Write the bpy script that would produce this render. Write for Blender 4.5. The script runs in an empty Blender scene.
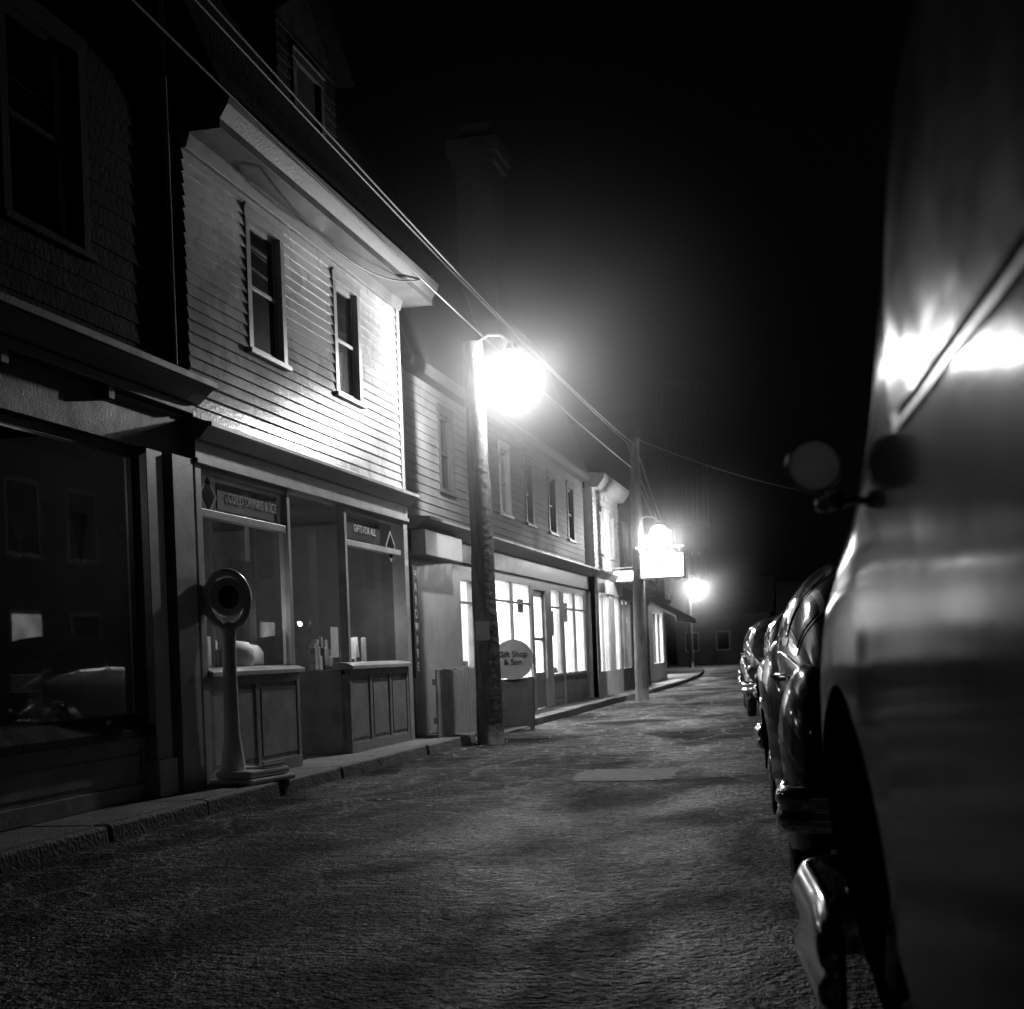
import bpy, bmesh, math, random
import numpy as np
from mathutils import Vector, Matrix
random.seed(7)
scene=bpy.context.scene
COL=scene.collection

# ---------------------------------------------------------------- materials
def mat(name, base, rough=0.6, spec=0.5, var=0.25, scale=3.0, bump=0.0, bscale=60.0, metal=0.0, coat=0.0, stretch=None):
    m=bpy.data.materials.new(name); m.use_nodes=True
    nt=m.node_tree; n=nt.nodes; l=nt.links
    p=n["Principled BSDF"]
    tc=n.new("ShaderNodeTexCoord")
    mp=n.new("ShaderNodeMapping"); l.new(tc.outputs["Object"],mp.inputs["Vector"])
    if stretch: mp.inputs["Scale"].default_value=stretch
    nz=n.new("ShaderNodeTexNoise"); nz.inputs["Scale"].default_value=scale; nz.inputs["Detail"].default_value=5; nz.inputs["Roughness"].default_value=0.65
    l.new(mp.outputs[0],nz.inputs["Vector"])
    mr=n.new("ShaderNodeMapRange"); mr.inputs["From Min"].default_value=0.3; mr.inputs["From Max"].default_value=0.7
    mr.inputs["To Min"].default_value=base*(1-var); mr.inputs["To Max"].default_value=min(1,base*(1+var))
    l.new(nz.outputs["Fac"],mr.inputs["Value"])
    l.new(mr.outputs["Result"],p.inputs["Base Color"])
    mr2=n.new("ShaderNodeMapRange"); mr2.inputs["From Min"].default_value=0.3; mr2.inputs["From Max"].default_value=0.7
    mr2.inputs["To Min"].default_value=max(0.02,rough*0.85); mr2.inputs["To Max"].default_value=min(1,rough*1.15)
    l.new(nz.outputs["Fac"],mr2.inputs["Value"]); l.new(mr2.outputs["Result"],p.inputs["Roughness"])
    p.inputs["Specular IOR Level"].default_value=spec
    p.inputs["Metallic"].default_value=metal
    p.inputs["Coat Weight"].default_value=coat
    p.inputs["Coat Roughness"].default_value=0.05
    if bump>0:
        nb=n.new("ShaderNodeTexNoise"); nb.inputs["Scale"].default_value=bscale; nb.inputs["Detail"].default_value=3
        l.new(tc.outputs["Object"],nb.inputs["Vector"])
        b=n.new("ShaderNodeBump"); b.inputs["Strength"].default_value=bump; b.inputs["Distance"].default_value=0.02
        l.new(nb.outputs["Fac"],b.inputs["Height"]); l.new(b.outputs["Normal"],p.inputs["Normal"])
    return m
def emis(name, strength, var=0.0, scale=5.0):
    m=bpy.data.materials.new(name); m.use_nodes=True
    nt=m.node_tree; n=nt.nodes; l=nt.links
    p=n["Principled BSDF"]; p.inputs["Base Color"].default_value=(.8,.8,.8,1)
    p.inputs["Emission Color"].default_value=(1,1,1,1); p.inputs["Emission Strength"].default_value=strength
    if var>0:
        nz=n.new("ShaderNodeTexNoise"); nz.inputs["Scale"].default_value=scale
        mr=n.new("ShaderNodeMapRange"); mr.inputs["From Min"].default_value=.35; mr.inputs["From Max"].default_value=.65
        mr.inputs["To Min"].default_value=strength*(1-var); mr.inputs["To Max"].default_value=strength*(1+var)
        tc=n.new("ShaderNodeTexCoord"); l.new(tc.outputs["Object"],nz.inputs["Vector"])
        l.new(nz.outputs["Fac"],mr.inputs["Value"]); l.new(mr.outputs["Result"],p.inputs["Emission Strength"])
    return m
def glassmat(name,rough=0.01):
    m=bpy.data.materials.new(name); m.use_nodes=True
    nt=m.node_tree; n=nt.nodes; l=nt.links
    for x in list(n):
        if x.type=='BSDF_PRINCIPLED': n.remove(x)
    out=[x for x in n if x.type=='OUTPUT_MATERIAL'][0]
    t=n.new("ShaderNodeBsdfTransparent"); t.inputs[0].default_value=(.93,.93,.93,1)
    g=n.new("ShaderNodeBsdfGlossy"); g.inputs["Roughness"].default_value=rough
    lw=n.new("ShaderNodeLayerWeight"); lw.inputs["Blend"].default_value=.5
    pw=n.new("ShaderNodeMath"); pw.operation='POWER'; pw.inputs[1].default_value=5; l.new(lw.outputs["Facing"],pw.inputs[0])
    f=n.new("ShaderNodeMath"); f.operation='MULTIPLY_ADD'; f.inputs[1].default_value=.75; f.inputs[2].default_value=.04; l.new(pw.outputs[0],f.inputs[0])
    nz=n.new("ShaderNodeTexNoise"); nz.inputs["Scale"].default_value=1.2
    b=n.new("ShaderNodeBump"); b.inputs["Strength"].default_value=.05; b.inputs["Distance"].default_value=.02
    l.new(nz.outputs["Fac"],b.inputs["Height"]); l.new(b.outputs["Normal"],g.inputs["Normal"])
    mx=n.new("ShaderNodeMixShader"); l.new(f.outputs[0],mx.inputs[0]); l.new(t.outputs[0],mx.inputs[1]); l.new(g.outputs[0],mx.inputs[2])
    l.new(mx.outputs[0],out.inputs["Surface"])
    return m
def lacquer(name,base,rough,graze,scale=3.0,bump=.04,bscale=6):
    """old waxed lacquer: dark diffuse base with a limited grazing sheen"""
    m=bpy.data.materials.new(name); m.use_nodes=True
    nt=m.node_tree; n=nt.nodes; l=nt.links
    for x in list(n):
        if x.type=='BSDF_PRINCIPLED': n.remove(x)
    out=[x for x in n if x.type=='OUTPUT_MATERIAL'][0]
    tc=n.new("ShaderNodeTexCoord")
    nz=n.new("ShaderNodeTexNoise"); nz.inputs["Scale"].default_value=scale; nz.inputs["Detail"].default_value=6; l.new(tc.outputs["Object"],nz.inputs["Vector"])
    c=n.new("ShaderNodeMapRange"); c.inputs["From Min"].default_value=.3; c.inputs["From Max"].default_value=.7; c.inputs["To Min"].default_value=base*.5; c.inputs["To Max"].default_value=base*1.6; l.new(nz.outputs["Fac"],c.inputs["Value"])
    d=n.new("ShaderNodeBsdfDiffuse"); l.new(c.outputs[0],d.inputs[0])
    r=n.new("ShaderNodeMapRange"); r.inputs["From Min"].default_value=.3; r.inputs["From Max"].default_value=.7; r.inputs["To Min"].default_value=rough*.8; r.inputs["To Max"].default_value=rough*1.4; l.new(nz.outputs["Fac"],r.inputs["Value"])
    g=n.new("ShaderNodeBsdfGlossy"); l.new(r.outputs[0],g.inputs["Roughness"])
    nb=n.new("ShaderNodeTexNoise"); nb.inputs["Scale"].default_value=bscale; l.new(tc.outputs["Object"],nb.inputs["Vector"])
    b=n.new("ShaderNodeBump"); b.inputs["Strength"].default_value=bump; b.inputs["Distance"].default_value=.02; l.new(nb.outputs["Fac"],b.inputs["Height"]); l.new(b.outputs["Normal"],g.inputs["Normal"])
    lw=n.new("ShaderNodeLayerWeight"); lw.inputs["Blend"].default_value=.5
    pw=n.new("ShaderNodeMath"); pw.operation='POWER'; pw.inputs[1].default_value=5; l.new(lw.outputs["Facing"],pw.inputs[0])
    f=n.new("ShaderNodeMath"); f.operation='MULTIPLY_ADD'; f.inputs[1].default_value=graze; f.inputs[2].default_value=.035; l.new(pw.outputs[0],f.inputs[0])
    mx=n.new("ShaderNodeMixShader"); l.new(f.outputs[0],mx.inputs[0]); l.new(d.outputs[0],mx.inputs[1]); l.new(g.outputs[0],mx.inputs[2])
    l.new(mx.outputs[0],out.inputs["Surface"]); return m
def translucent(name,v):
    m=bpy.data.materials.new(name); m.use_nodes=True
    nt=m.node_tree; n=nt.nodes; l=nt.links
    for x in list(n):
        if x.type=='BSDF_PRINCIPLED': n.remove(x)
    out=[x for x in n if x.type=='OUTPUT_MATERIAL'][0]
    t=n.new("ShaderNodeBsdfTranslucent"); t.inputs[0].default_value=(v,v,v,1)
    g=n.new("ShaderNodeBsdfGlossy"); g.inputs["Roughness"].default_value=.15
    mx=n.new("ShaderNodeMixShader"); mx.inputs[0].default_value=.15
    l.new(t.outputs[0],mx.inputs[1]); l.new(g.outputs[0],mx.inputs[2]); l.new(mx.outputs[0],out.inputs["Surface"])
    return m

M_white=mat("white_clapboard_paint",.55,.28,.5,.25,1.6,.2,25)
M_trim=mat("trim_paint",.40,.42,.5,.22,4,.1,40)
M_trimd=mat("dark_trim_paint",.06,.55,.4,.3,4,.1,40)
M_dk=mat("faded_black_trim",.022,.85,.1,.4,4,.2,30)
M_grey=mat("grey_paint",.18,.5,.5,.25,3,.15,30)
M_bulk=mat("bulkhead_paint",.24,.5,.5,.3,5,.2,30)
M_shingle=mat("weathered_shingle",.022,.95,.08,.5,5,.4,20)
M_b2=mat("b2_wall_paint",.15,.7,.35,.3,2,.2,20)
M_b4=mat("dark_wall_paint",.05,.8,.2,.3,2,.2,20)
M_far=mat("far_wall_paint",.06,.9,.1,.4,1,0)
M_lattice=mat("lattice_timber",.035,.9,.1,.4,1,0)
M_roof=mat("asphalt_shingle_roof",.02,.9,.15,.3,6,.5,30)
M_brick=mat("sooty_chimney_brick",.025,.95,.1,.4,8,.5,30)
M_conc=mat("sidewalk_concrete",.24,.75,.4,.35,2.5,.8,35)
M_kerb=mat("kerb_granite",.18,.7,.4,.4,4,.8,30)
M_pole=mat("creosoted_pole_wood",.12,.8,.25,.5,5,.7,14,stretch=(3,3,.5))
M_wire=mat("weathered_wire",.14,.5,.5,.2)
M_chrome=mat("chrome",.75,.12,.5,.05,4,0,0,metal=1.0)
M_steel=mat("enamelled_steel",.30,.3,.5,.2,6)
M_scale=mat("scale_enamel",.8,.25,.5,.1,6)
M_paint=lacquer("car_paint_dark",.022,.10,.65)
M_near=lacquer("car_paint_near",.02,.11,.34,2.5,.05,6)
M_paint2=mat("car_paint_grey",.05,.25,.5,.15,2,0,0,coat=.6)
M_rub=mat("tyre_rubber",.02,.7,.4,.2,8,.3,40)
M_black=mat("flat_black",.006,.9,.1,.1)
M_dglass=mat("dark_window_glass",.012,.05,.6,.1,1.5)
M_cglass=mat("car_glass",.02,.06,.6,.1,1.5)
M_reflglass=lacquer("car_glass_painted_reflection",.16,.22,.45,4,.35,7)  # pale mottled base colour stands in for reflections in the side glass
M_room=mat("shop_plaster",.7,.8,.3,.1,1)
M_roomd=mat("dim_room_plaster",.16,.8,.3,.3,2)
M_goods=mat("shop_goods",.4,.6,.4,.6,2)
M_paper=mat("paper",.7,.8,.3,.1,5)
M_letter=mat("faded_lettering",.30,.7,.3,.4,9)
M_cloth=mat("curtain_cloth",.35,.9,.2,.15,5,.3,20)
M_glass=glassmat("shop_glass")
M_bulb=emis("lamp_globe_glass",60)
M_sign=emis("lit_sign_face",6,.35,3)
M_lit=emis("lit_window_blind",1.6,.4,2)

# ---------------------------------------------------------------- mesh helpers
def empty(name, loc=(0,0,0), rz=0):
    e=bpy.data.objects.new(name,None); COL.objects.link(e); e.location=loc; e.rotation_euler=(0,0,rz); e.empty_display_size=.2
    return e
def mk(name, verts, faces, m, parent=None, smooth=False):
    me=bpy.data.meshes.new(name); me.from_pydata([tuple(v) for v in verts],[],faces); me.update()
    if smooth:
        for p in me.polygons: p.use_smooth=True
    if m: me.materials.append(m)
    o=bpy.data.objects.new(name,me); COL.objects.link(o)
    if parent: o.parent=parent
    return o
class MB:
    def __init__(s): s.v=[]; s.f=[]
    def box(s,x0,x1,y0,y1,z0,z1):
        b=len(s.v)
        s.v+=[(x0,y0,z0),(x1,y0,z0),(x1,y1,z0),(x0,y1,z0),(x0,y0,z1),(x1,y0,z1),(x1,y1,z1),(x0,y1,z1)]
        s.f+=[tuple(b+i for i in q) for q in [(3,2,1,0),(4,5,6,7),(0,1,5,4),(1,2,6,5),(2,3,7,6),(3,0,4,7)]]
    def quad(s,*p):
        b=len(s.v); s.v+=list(p); s.f.append(tuple(range(b,b+len(p))))
    def prism_y(s,prof,y0,y1):
        b=len(s.v); n=len(prof)
        s.v+=[(x,y0,z) for x,z in prof]+[(x,y1,z) for x,z in prof]
        s.f.append(tuple(b+i for i in range(n))); s.f.append(tuple(b+n+i for i in reversed(range(n))))
        for i in range(n):
            j=(i+1)%n; s.f.append((b+i,b+n+i,b+n+j,b+j))
    def obj(s,name,m,parent=None,bev=0.0,smooth=False):
        o=mk(name,s.v,s.f,m,parent,smooth)
        if bev>0:
            md=o.modifiers.new("bev","BEVEL"); md.width=bev; md.segments=2; md.limit_method='ANGLE'
        return o
def box(name,x0,x1,y0,y1,z0,z1,m,parent=None,bev=0.0):
    b=MB(); b.box(x0,x1,y0,y1,z0,z1); return b.obj(name,m,parent,bev)
def pane(name,x,y0,y1,z0,z1,parent):
    b=MB(); b.quad((x,y0,z0),(x,y1,z0),(x,y1,z1),(x,y0,z1)); return b.obj(name,M_glass,parent)
def tube(name, pts, r, m, parent=None, seg=8, radii=None):
    pts=[Vector(p) for p in pts]; V=[];F=[]
    for i,p in enumerate(pts):
        d=(pts[min(i+1,len(pts)-1)]-pts[max(i-1,0)]).normalized()
        up=Vector((0,0,1)) if abs(d.z)<.95 else Vector((1,0,0))
        a=d.cross(up).normalized(); b=a.cross(d)
        rr=radii[i] if radii else r
        for k in range(seg):
            t=2*math.pi*k/seg; V.append(p+a*math.cos(t)*rr+b*math.sin(t)*rr)
    for i in range(len(pts)-1):
        for k in range(seg):
            k2=(k+1)%seg; F.append((i*seg+k,i*seg+k2,(i+1)*seg+k2,(i+1)*seg+k))
    F.append(tuple(range(seg))); F.append(tuple(reversed(range((len(pts)-1)*seg,len(pts)*seg))))
    return mk(name,V,F,m,parent,True)
def ring(name,c,ra,rb,r,m,parent=None,axes=((1,0,0),(0,0,1)),n=40,seg=10):
    A=Vector(axes[0]);B_=Vector(axes[1]);N=A.cross(B_);V=[];F=[];c=Vector(c)
    for i in range(n):
        t=2*math.pi*i/n; P=c+A*ra*math.cos(t)+B_*rb*math.sin(t); o=(A*math.cos(t)+B_*math.sin(t)).normalized()
        for k in range(seg):
            u=2*math.pi*k/seg; V.append(P+o*r*math.cos(u)+N*r*math.sin(u))
    for i in range(n):
        for k in range(seg):
            i2=(i+1)%n;k2=(k+1)%seg; F.append((i*seg+k,i*seg+k2,i2*seg+k2,i2*seg+k))
    return mk(name,V,F,m,parent,True)
def lathe(name, prof, m, parent=None, axis='Z', loc=(0,0,0), seg=32):
    V=[];F=[]; n=len(prof)
    for r,h in prof:
        for k in range(seg):
            t=2*math.pi*k/seg; a,b=r*math.cos(t),r*math.sin(t)
            p={'Z':(a,b,h),'X':(h,a,b),'Y':(a,h,b)}[axis]
            V.append((p[0]+loc[0],p[1]+loc[1],p[2]+loc[2]))
    for i in range(n-1):
        for k in range(seg):
            k2=(k+1)%seg; F.append((i*seg+k,i*seg+k2,(i+1)*seg+k2,(i+1)*seg+k))
    return mk(name,V,F,m,parent,True)
def wire(name,a,b,sag,r,parent=None,n=24):
    a=Vector(a);b=Vector(b)
    pts=[a.lerp(b,i/n)-Vector((0,0,sag*4*(i/n)*(1-i/n))) for i in range(n+1)]
    return tube(name,pts,r,M_wire,parent,6)
def text(name,s,size,loc,rot,m,parent,ext=.004):
    c=bpy.data.curves.new(name,'FONT'); c.body=s; c.size=size; c.extrude=ext; c.align_x='CENTER'; c.align_y='CENTER'
    o=bpy.data.objects.new(name,c); COL.objects.link(o); o.location=loc; o.rotation_euler=rot; c.materials.append(m); o.parent=parent
    return o
def arealight(parent,loc,sx,sy,power):
    li=bpy.data.lights.new("ceiling_light",'AREA'); li.shape='RECTANGLE'; li.size=sx; li.size_y=sy; li.energy=power
    o=bpy.data.objects.new("ceiling_light",li); COL.objects.link(o); o.location=loc; o.parent=parent
def bulblight(parent,loc,power,r=.05,name="unseen_shop_bulb"):
    li=bpy.data.lights.new(name,'POINT'); li.energy=power; li.shadow_soft_size=r
    o=bpy.data.objects.new(name,li); COL.objects.link(o); o.location=loc; o.parent=parent
ROT_STREET=(math.pi/2,0,math.pi/2)

def clap(name,x,y0,y1,z0,z1,pitch,openings,m,parent,proud=.018):
    b=MB(); z=z0
    while z<z1-.01:
        zt=min(z+pitch,z1); iv=[(y0,y1)]
        for (ya,yb,za,zb) in openings:
            if za<zt-.02 and zb>z+.02:
                nv=[]
                for (p,q) in iv:
                    if yb<=p or ya>=q: nv.append((p,q))
                    else:
                        if ya>p: nv.append((p,ya))
                        if yb<q: nv.append((yb,q))
                iv=nv
        for (p,q) in iv:
            cuts=[p]; c=p+random.uniform(1.2,3.6)
            while c<q-.4: cuts.append(c); c+=random.uniform(2,3.8)
            cuts.append(q)
            for i in range(len(cuts)-1):
                a=cuts[i]+(.0015 if i else 0); d=cuts[i+1]; j=random.uniform(-.003,.003)
                xb=x+proud+j; xt=x+.003
                b.quad((xb,a,z),(xb,d,z),(xt,d,zt),(xt,a,zt))
                b.quad((x-.01,a,z),(x-.01,d,z),(xb,d,z),(xb,a,z))
        z=zt
    return b.obj(name,m,parent)
def window(par,x,y0,y1,z0,z1,mt=None,glass=None,cas=.10,curtain=False,name="window"):
    mt=mt or M_trim; glass=glass or M_dglass
    b=MB()
    b.box(x-.1,x+.028,y0,y0+cas,z0,z1-cas); b.box(x-.1,x+.028,y1-cas,y1,z0,z1-cas)
    b.box(x-.1,x+.032,y0-.02,y1+.02,z1-cas,z1); b.box(x-.1,x+.045,y0-.015,y1+.015,z1,z1+.03)
    b.box(x-.1,x+.06,y0-.03,y1+.03,z0-.05,z0)
    ya,yb,za,zb=y0+cas,y1-cas,z0,z1-cas; zm=(za+zb)/2
    b.box(x-.06,x-.03,ya,ya+.045,za,zb); b.box(x-.06,x-.03,yb-.045,yb,za,zb)
    b.box(x-.062,x-.028,ya+.045,yb-.045,zb-.05,zb); b.box(x-.062,x-.028,ya+.045,yb-.045,za,za+.06)
    b.box(x-.07,x-.02,ya+.045,yb-.045,zm-.02,zm+.02)
    b.obj(name+"_frame",mt,par,.004)
    if curtain: pane(name+"_glass",x-.05,ya+.04,yb-.04,za+.05,zb-.04,par)
    else: box(name+"_glass",x-.05,x-.046,ya+.04,yb-.04,za+.05,zb-.04,glass,par)
    if curtain:
        c=MB(); c.quad((x-.09,ya,za),(x-.09,ya+.12,za),(x-.09,ya+.18,zb),(x-.09,ya,zb)); c.quad((x-.09,yb,za),(x-.09,yb-.12,za),(x-.09,yb-.18,zb),(x-.09,yb,zb)); c.obj(name+"_curtains",M_cloth,par)
def panels(name,x,y0,y1,z0,z1,n,m,par,rail=.08):
    b=MB(); b.box(x-.06,x-.02,y0,y1,z0,z1)
    b.box(x-.02,x,y0,y1,z1-rail,z1); b.box(x-.02,x,y0,y1,z0,z0+rail*1.4)
    w=(y1-y0)/n
    for i in range(n+1):
        c=y0+i*w; a=max(y0,c-rail/2) if i else y0; d=min(y1,c+rail/2) if i<n else y1
        if i==0: d=y0+rail
        if i==n: a=y1-rail
        b.box(x-.02,x-.001,a,d,z0+rail*1.4,z1-rail)
    for i in range(n):
        a=y0+i*w+rail*1.25; d=y0+(i+1)*w-rail*1.25
        b.box(x-.02,x-.009,a,d,z0+rail*1.4+.05,z1-rail-.05)
    return b.obj(name,m,par,.004)

# ---------------------------------------------------------------- ground & road
def lx(y): return -4.75-(.0016*max(0,y-38)**2)
def rx(y): return 2.15-.062*max(y,0)
mk("ground",[(-600,-600,-.02),(600,-600,-.02),(600,900,-.02),(-600,900,-.02)],[(0,1,2,3)],mat("ground_dirt",.05,.85,.3,.4,.6,.5,12))
def roadmat(name="worn_asphalt"):
    m=bpy.data.materials.new(name); m.use_nodes=True
    nt=m.node_tree;n=nt.nodes;l=nt.links;p=n["Principled BSDF"]
    tc=n.new("ShaderNodeTexCoord")
    def noise(sc,det,ro,dist=0,vec=None):
        q=n.new("ShaderNodeTexNoise"); q.inputs["Scale"].default_value=sc; q.inputs["Detail"].default_value=det; q.inputs["Roughness"].default_value=ro; q.inputs["Distortion"].default_value=dist
        l.new(vec or tc.outputs["Object"],q.inputs["Vector"]); return q
    def mrange(src,a,b_,c,d):
        r=n.new("ShaderNodeMapRange"); r.inputs["From Min"].default_value=a; r.inputs["From Max"].default_value=b_; r.inputs["To Min"].default_value=c; r.inputs["To Max"].default_value=d
        l.new(src,r.inputs["Value"]); return r.outputs[0]
    def math_(op,a,b_):
        q=n.new("ShaderNodeMath"); q.operation=op
        for i,x in enumerate((a,b_)):
            if isinstance(x,(int,float)): q.inputs[i].default_value=x
            else: l.new(x,q.inputs[i])
        return q.outputs[0]
    mp=n.new("ShaderNodeMapping"); mp.inputs["Scale"].default_value=(1,.5,1); l.new(tc.outputs["Object"],mp.inputs["Vector"])
    big=noise(.75,4,.62,.5,mp.outputs[0])
    med=noise(7,3,.7); fine=noise(26,2,.8); dn=noise(2.2,3,.6)
    vm=n.new("ShaderNodeVectorMath"); vm.operation='SCALE'; vm.inputs["Scale"].default_value=.35; l.new(dn.outputs["Color"],vm.inputs[0])
    va=n.new("ShaderNodeVectorMath"); va.operation='ADD'; l.new(tc.outputs["Object"],va.inputs[0]); l.new(vm.outputs[0],va.inputs[1])
    def crack(sc,w):
        v=n.new("ShaderNodeTexVoronoi"); v.voronoi_dimensions='2D'; v.feature='DISTANCE_TO_EDGE'; v.inputs["Scale"].default_value=sc
        l.new(va.outputs[0],v.inputs["Vector"]); return mrange(v.outputs["Distance"],0,w,0,1)
    c1=crack(.8,.028); c2=crack(2.4,.075)
    inv=mrange(big.outputs["Fac"],.44,.52,1,0)
    cr_=math_('MULTIPLY',c1,math_('MAXIMUM',c2,inv))
    col=math_('MULTIPLY',mrange(big.outputs["Fac"],.38,.62,.012,.075),mrange(med.outputs["Fac"],.4,.6,.25,1.9))
    col=math_('MULTIPLY',col,mrange(fine.outputs["Fac"],.4,.6,.15,1.9))
    col=math_('ADD',col,mrange(cr_,0,1,.2,0))
    l.new(col,p.inputs["Base Color"])
    l.new(math_('MULTIPLY',mrange(fine.outputs["Fac"],.4,.6,.15,1),mrange(big.outputs["Fac"],.38,.62,.15,.5)),p.inputs["Specular IOR Level"])
    l.new(mrange(big.outputs["Fac"],.35,.65,.75,.46),p.inputs["Roughness"])
    h=math_('ADD',math_('MULTIPLY',fine.outputs["Fac"],2.2),math_('MULTIPLY',med.outputs["Fac"],3.0)); h=math_('ADD',h,math_('MULTIPLY',cr_,.4))
    b=n.new("ShaderNodeBump"); b.inputs["Strength"].default_value=.9; b.inputs["Distance"].default_value=.03
    l.new(h,b.inputs["Height"]); l.new(b.outputs["Normal"],p.inputs["Normal"])
    return m
M_road=roadmat()
ys=list(np.arange(-25,131,2.0)); V=[];F=[]
for y in ys: V+=[(lx(y)-.02,y,0),(rx(y)+.02,y,0)]
for i in range(len(ys)-1): F.append((2*i,2*i+1,2*i+3,2*i+2))
mk("street_road",V,F,M_road)
def patch(name,cx,cy,w,h,m,rot=0,seed=0):
    r=random.Random(seed); V=[]; n=60; j=1
    for k in range(n):
        t=2*math.pi*k/n; c,s=math.cos(t),math.sin(t)
        a=w*abs(c)**.4*(1 if c>0 else -1); b=h*abs(s)**.4*(1 if s>0 else -1)
        j=.6*j+.4*(1+r.uniform(-.25,.25)); a*=j;b*=j
        V.append((cx+a*math.cos(rot)-b*math.sin(rot),cy+a*math.sin(rot)+b*math.cos(rot),.004))
    mk(name,V,[tuple(range(n))],m)
patch("asphalt_patch",-1.95,12.9,.5,.6,mat("patched_asphalt",.15,.65,.4,.8,9,.9,30),.05,1)

def walk(name,y0,y1,side):
    e=empty(name); s=MB();k=MB()
    y=y0
    FQ=[(3,2,1,0),(4,5,6,7),(0,1,5,4),(1,2,6,5),(2,3,7,6),(3,0,4,7)]
    while y<y1-.01:
        ye=min(y+1.5,y1)
        if side<0:
            a0,a1=lx(y),lx(ye); dz=random.uniform(-.01,.008); g2=.006; b=len(k.v); dx=random.uniform(-.012,.012)
            k.v+=[(a0-.15,y+g2,-.05),(a0+dx,y+g2,-.05),(a1+dx,ye-g2,-.05),(a1-.15,ye-g2,-.05),(a0-.15,y+g2,.12+dz),(a0-.02+dx,y+g2,.12+dz),(a1-.02+dx,ye-g2,.12+dz),(a1-.15,ye-g2,.12+dz)]
            k.f+=[tuple(b+q for q in t) for t in FQ]
            b=len(s.v); g2=.004; dz=random.uniform(-.006,.003)
            s.v+=[(-14,y+g2,-.05),(a0-.156,y+g2,-.05),(a1-.156,ye-g2,-.05),(-14,ye-g2,-.05),(-14,y+g2,.118+dz),(a0-.156,y+g2,.118+dz),(a1-.156,ye-g2,.118+dz),(-14,ye-g2,.118+dz)]
            s.f+=[tuple(b+q for q in t) for t in FQ]
        else:
            a0,a1=rx(y),rx(ye); b=len(k.v)
            k.v+=[(a0,y,-.05),(a0+.15,y,-.05),(a1+.15,ye,-.05),(a1,ye,-.05),(a0,y,.12),(a0+.15,y,.12),(a1+.15,ye,.12),(a1,ye,.12)]
            k.f+=[tuple(b+q for q in t) for t in FQ]
            b=len(s.v)
            s.v+=[(a0+.155,y,-.05),(a0+2,y,-.05),(a1+2,ye,-.05),(a1+.155,ye,-.05),(a0+.155,y,.118),(a0+2,y,.118),(a1+2,ye,.118),(a1+.155,ye,.118)]
            s.f+=[tuple(b+q for q in t) for t in FQ]
        y=ye
    k.obj("kerb",M_kerb,e,.02); s.obj("slabs",M_conc,e,.008)
walk("sidewalk",-20,18.3,-1)
walk("sidewalk",21.9,70,-1)
walk("sidewalk",-20,70,1)
mk("driveway_apron",[(-14,18.3,.012),(-4.8,18.3,.006),(-4.8,21.9,.006),(-14,21.9,.012)],[(0,1,2,3)],M_conc)
b=MB()
for i in range(70):
    y=random.uniform(3.5,20); x=random.uniform(-4.65,-.6) if i%2 else random.uniform(-4.7,-3.6); s=random.uniform(.008,.028)
    if i in (5,20): s=.05
    a=random.uniform(0,3)
    c,d=math.cos(a)*s,math.sin(a)*s
    b.quad((x-c,y-d,.012),(x+d,y-c,.02),(x+c,y+d,.012),(x-d,y+c,.014))
b.obj("paper_litter",M_paper)

# ---------------------------------------------------------------- building 0 (left dark shop)
B=empty("corner_shop_building"); X=-5.4
box("core_upper",-13,X-.15,-6,11.02,3.3,7.2,M_black,B)
ops=[(8.5,9.65,4.3,5.9),(5.2,6.4,4.3,5.9)]
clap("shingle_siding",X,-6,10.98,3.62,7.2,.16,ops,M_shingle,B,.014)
for o in ops: window(B,X,*o,mt=M_dk,curtain=True)
b=MB()
b.box(X-.1,X+.06,-6,11.0,2.92,3.3)
b.box(X-.1,X+.16,-6,11.02,3.3,3.38)
b.prism_y([(X-.1,3.38),(X+.2,3.38),(X+.34,3.5),(X+.38,3.5),(X+.38,3.56),(X-.1,3.66)],-6,11.05)
b.obj("shop_cornice",M_trimd,B,.006)
b=MB(); yy=-5.8
while yy<10.9:
    b.box(X+.06,X+.15,yy,yy+.09,3.2,3.3); yy+=1.4
b.obj("cornice_brackets",M_trimd,B,.004)
b=MB(); b.box(X-.1,X+.10,10.25,10.52,.12,2.92); b.box(X-.1,X+.13,10.22,10.54,.12,.42)
b.obj("pilaster_inner",M_trim,B,.006)
b=MB(); b.box(X-.1,X+.14,10.62,11.0,.12,2.92); b.obj("pilaster_outer",M_trim,B,.006)
box("pilaster_recess",X-.1,X+.03,10.54,10.62,.12,2.92,M_trimd,B)
panels("bulkhead",X+.02,-6,10.24,.12,.62,7,M_bulk,B,.09)
b=MB(); b.prism_y([(X-.1,.62),(X+.1,.62),(X+.1,.68),(X+.0,.78),(X-.1,.8)],-6,10.24); b.obj("window_sill",M_dk,B,.005)
b=MB(); b.box(X-.06,X+.0,-6,10.24,2.84,2.92)
for yv in (10.19,6.6,3.0,-.5): b.box(X-.05,X-.005,yv,yv+.05,.8,2.84)
b.obj("window_frame",M_trimd,B,.004)
pane("window_glass",X-.03,-6,10.19,.8,2.84,B)
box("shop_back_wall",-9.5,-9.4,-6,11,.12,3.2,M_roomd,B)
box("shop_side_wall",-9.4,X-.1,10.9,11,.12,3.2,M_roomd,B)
box("display_deck",-7.0,X-.08,-6,10.85,.6,.7,M_dk,B)
b=MB()
for i in range(8):
    y=6.9+i*.42; z=2.45-.05*(i%2); b.quad((X-.35,y,z),(X-.35,y+.26,z),(X-.35,y+.13,z-.42))
b.obj("pennants",M_goods,B)
b=MB()
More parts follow.
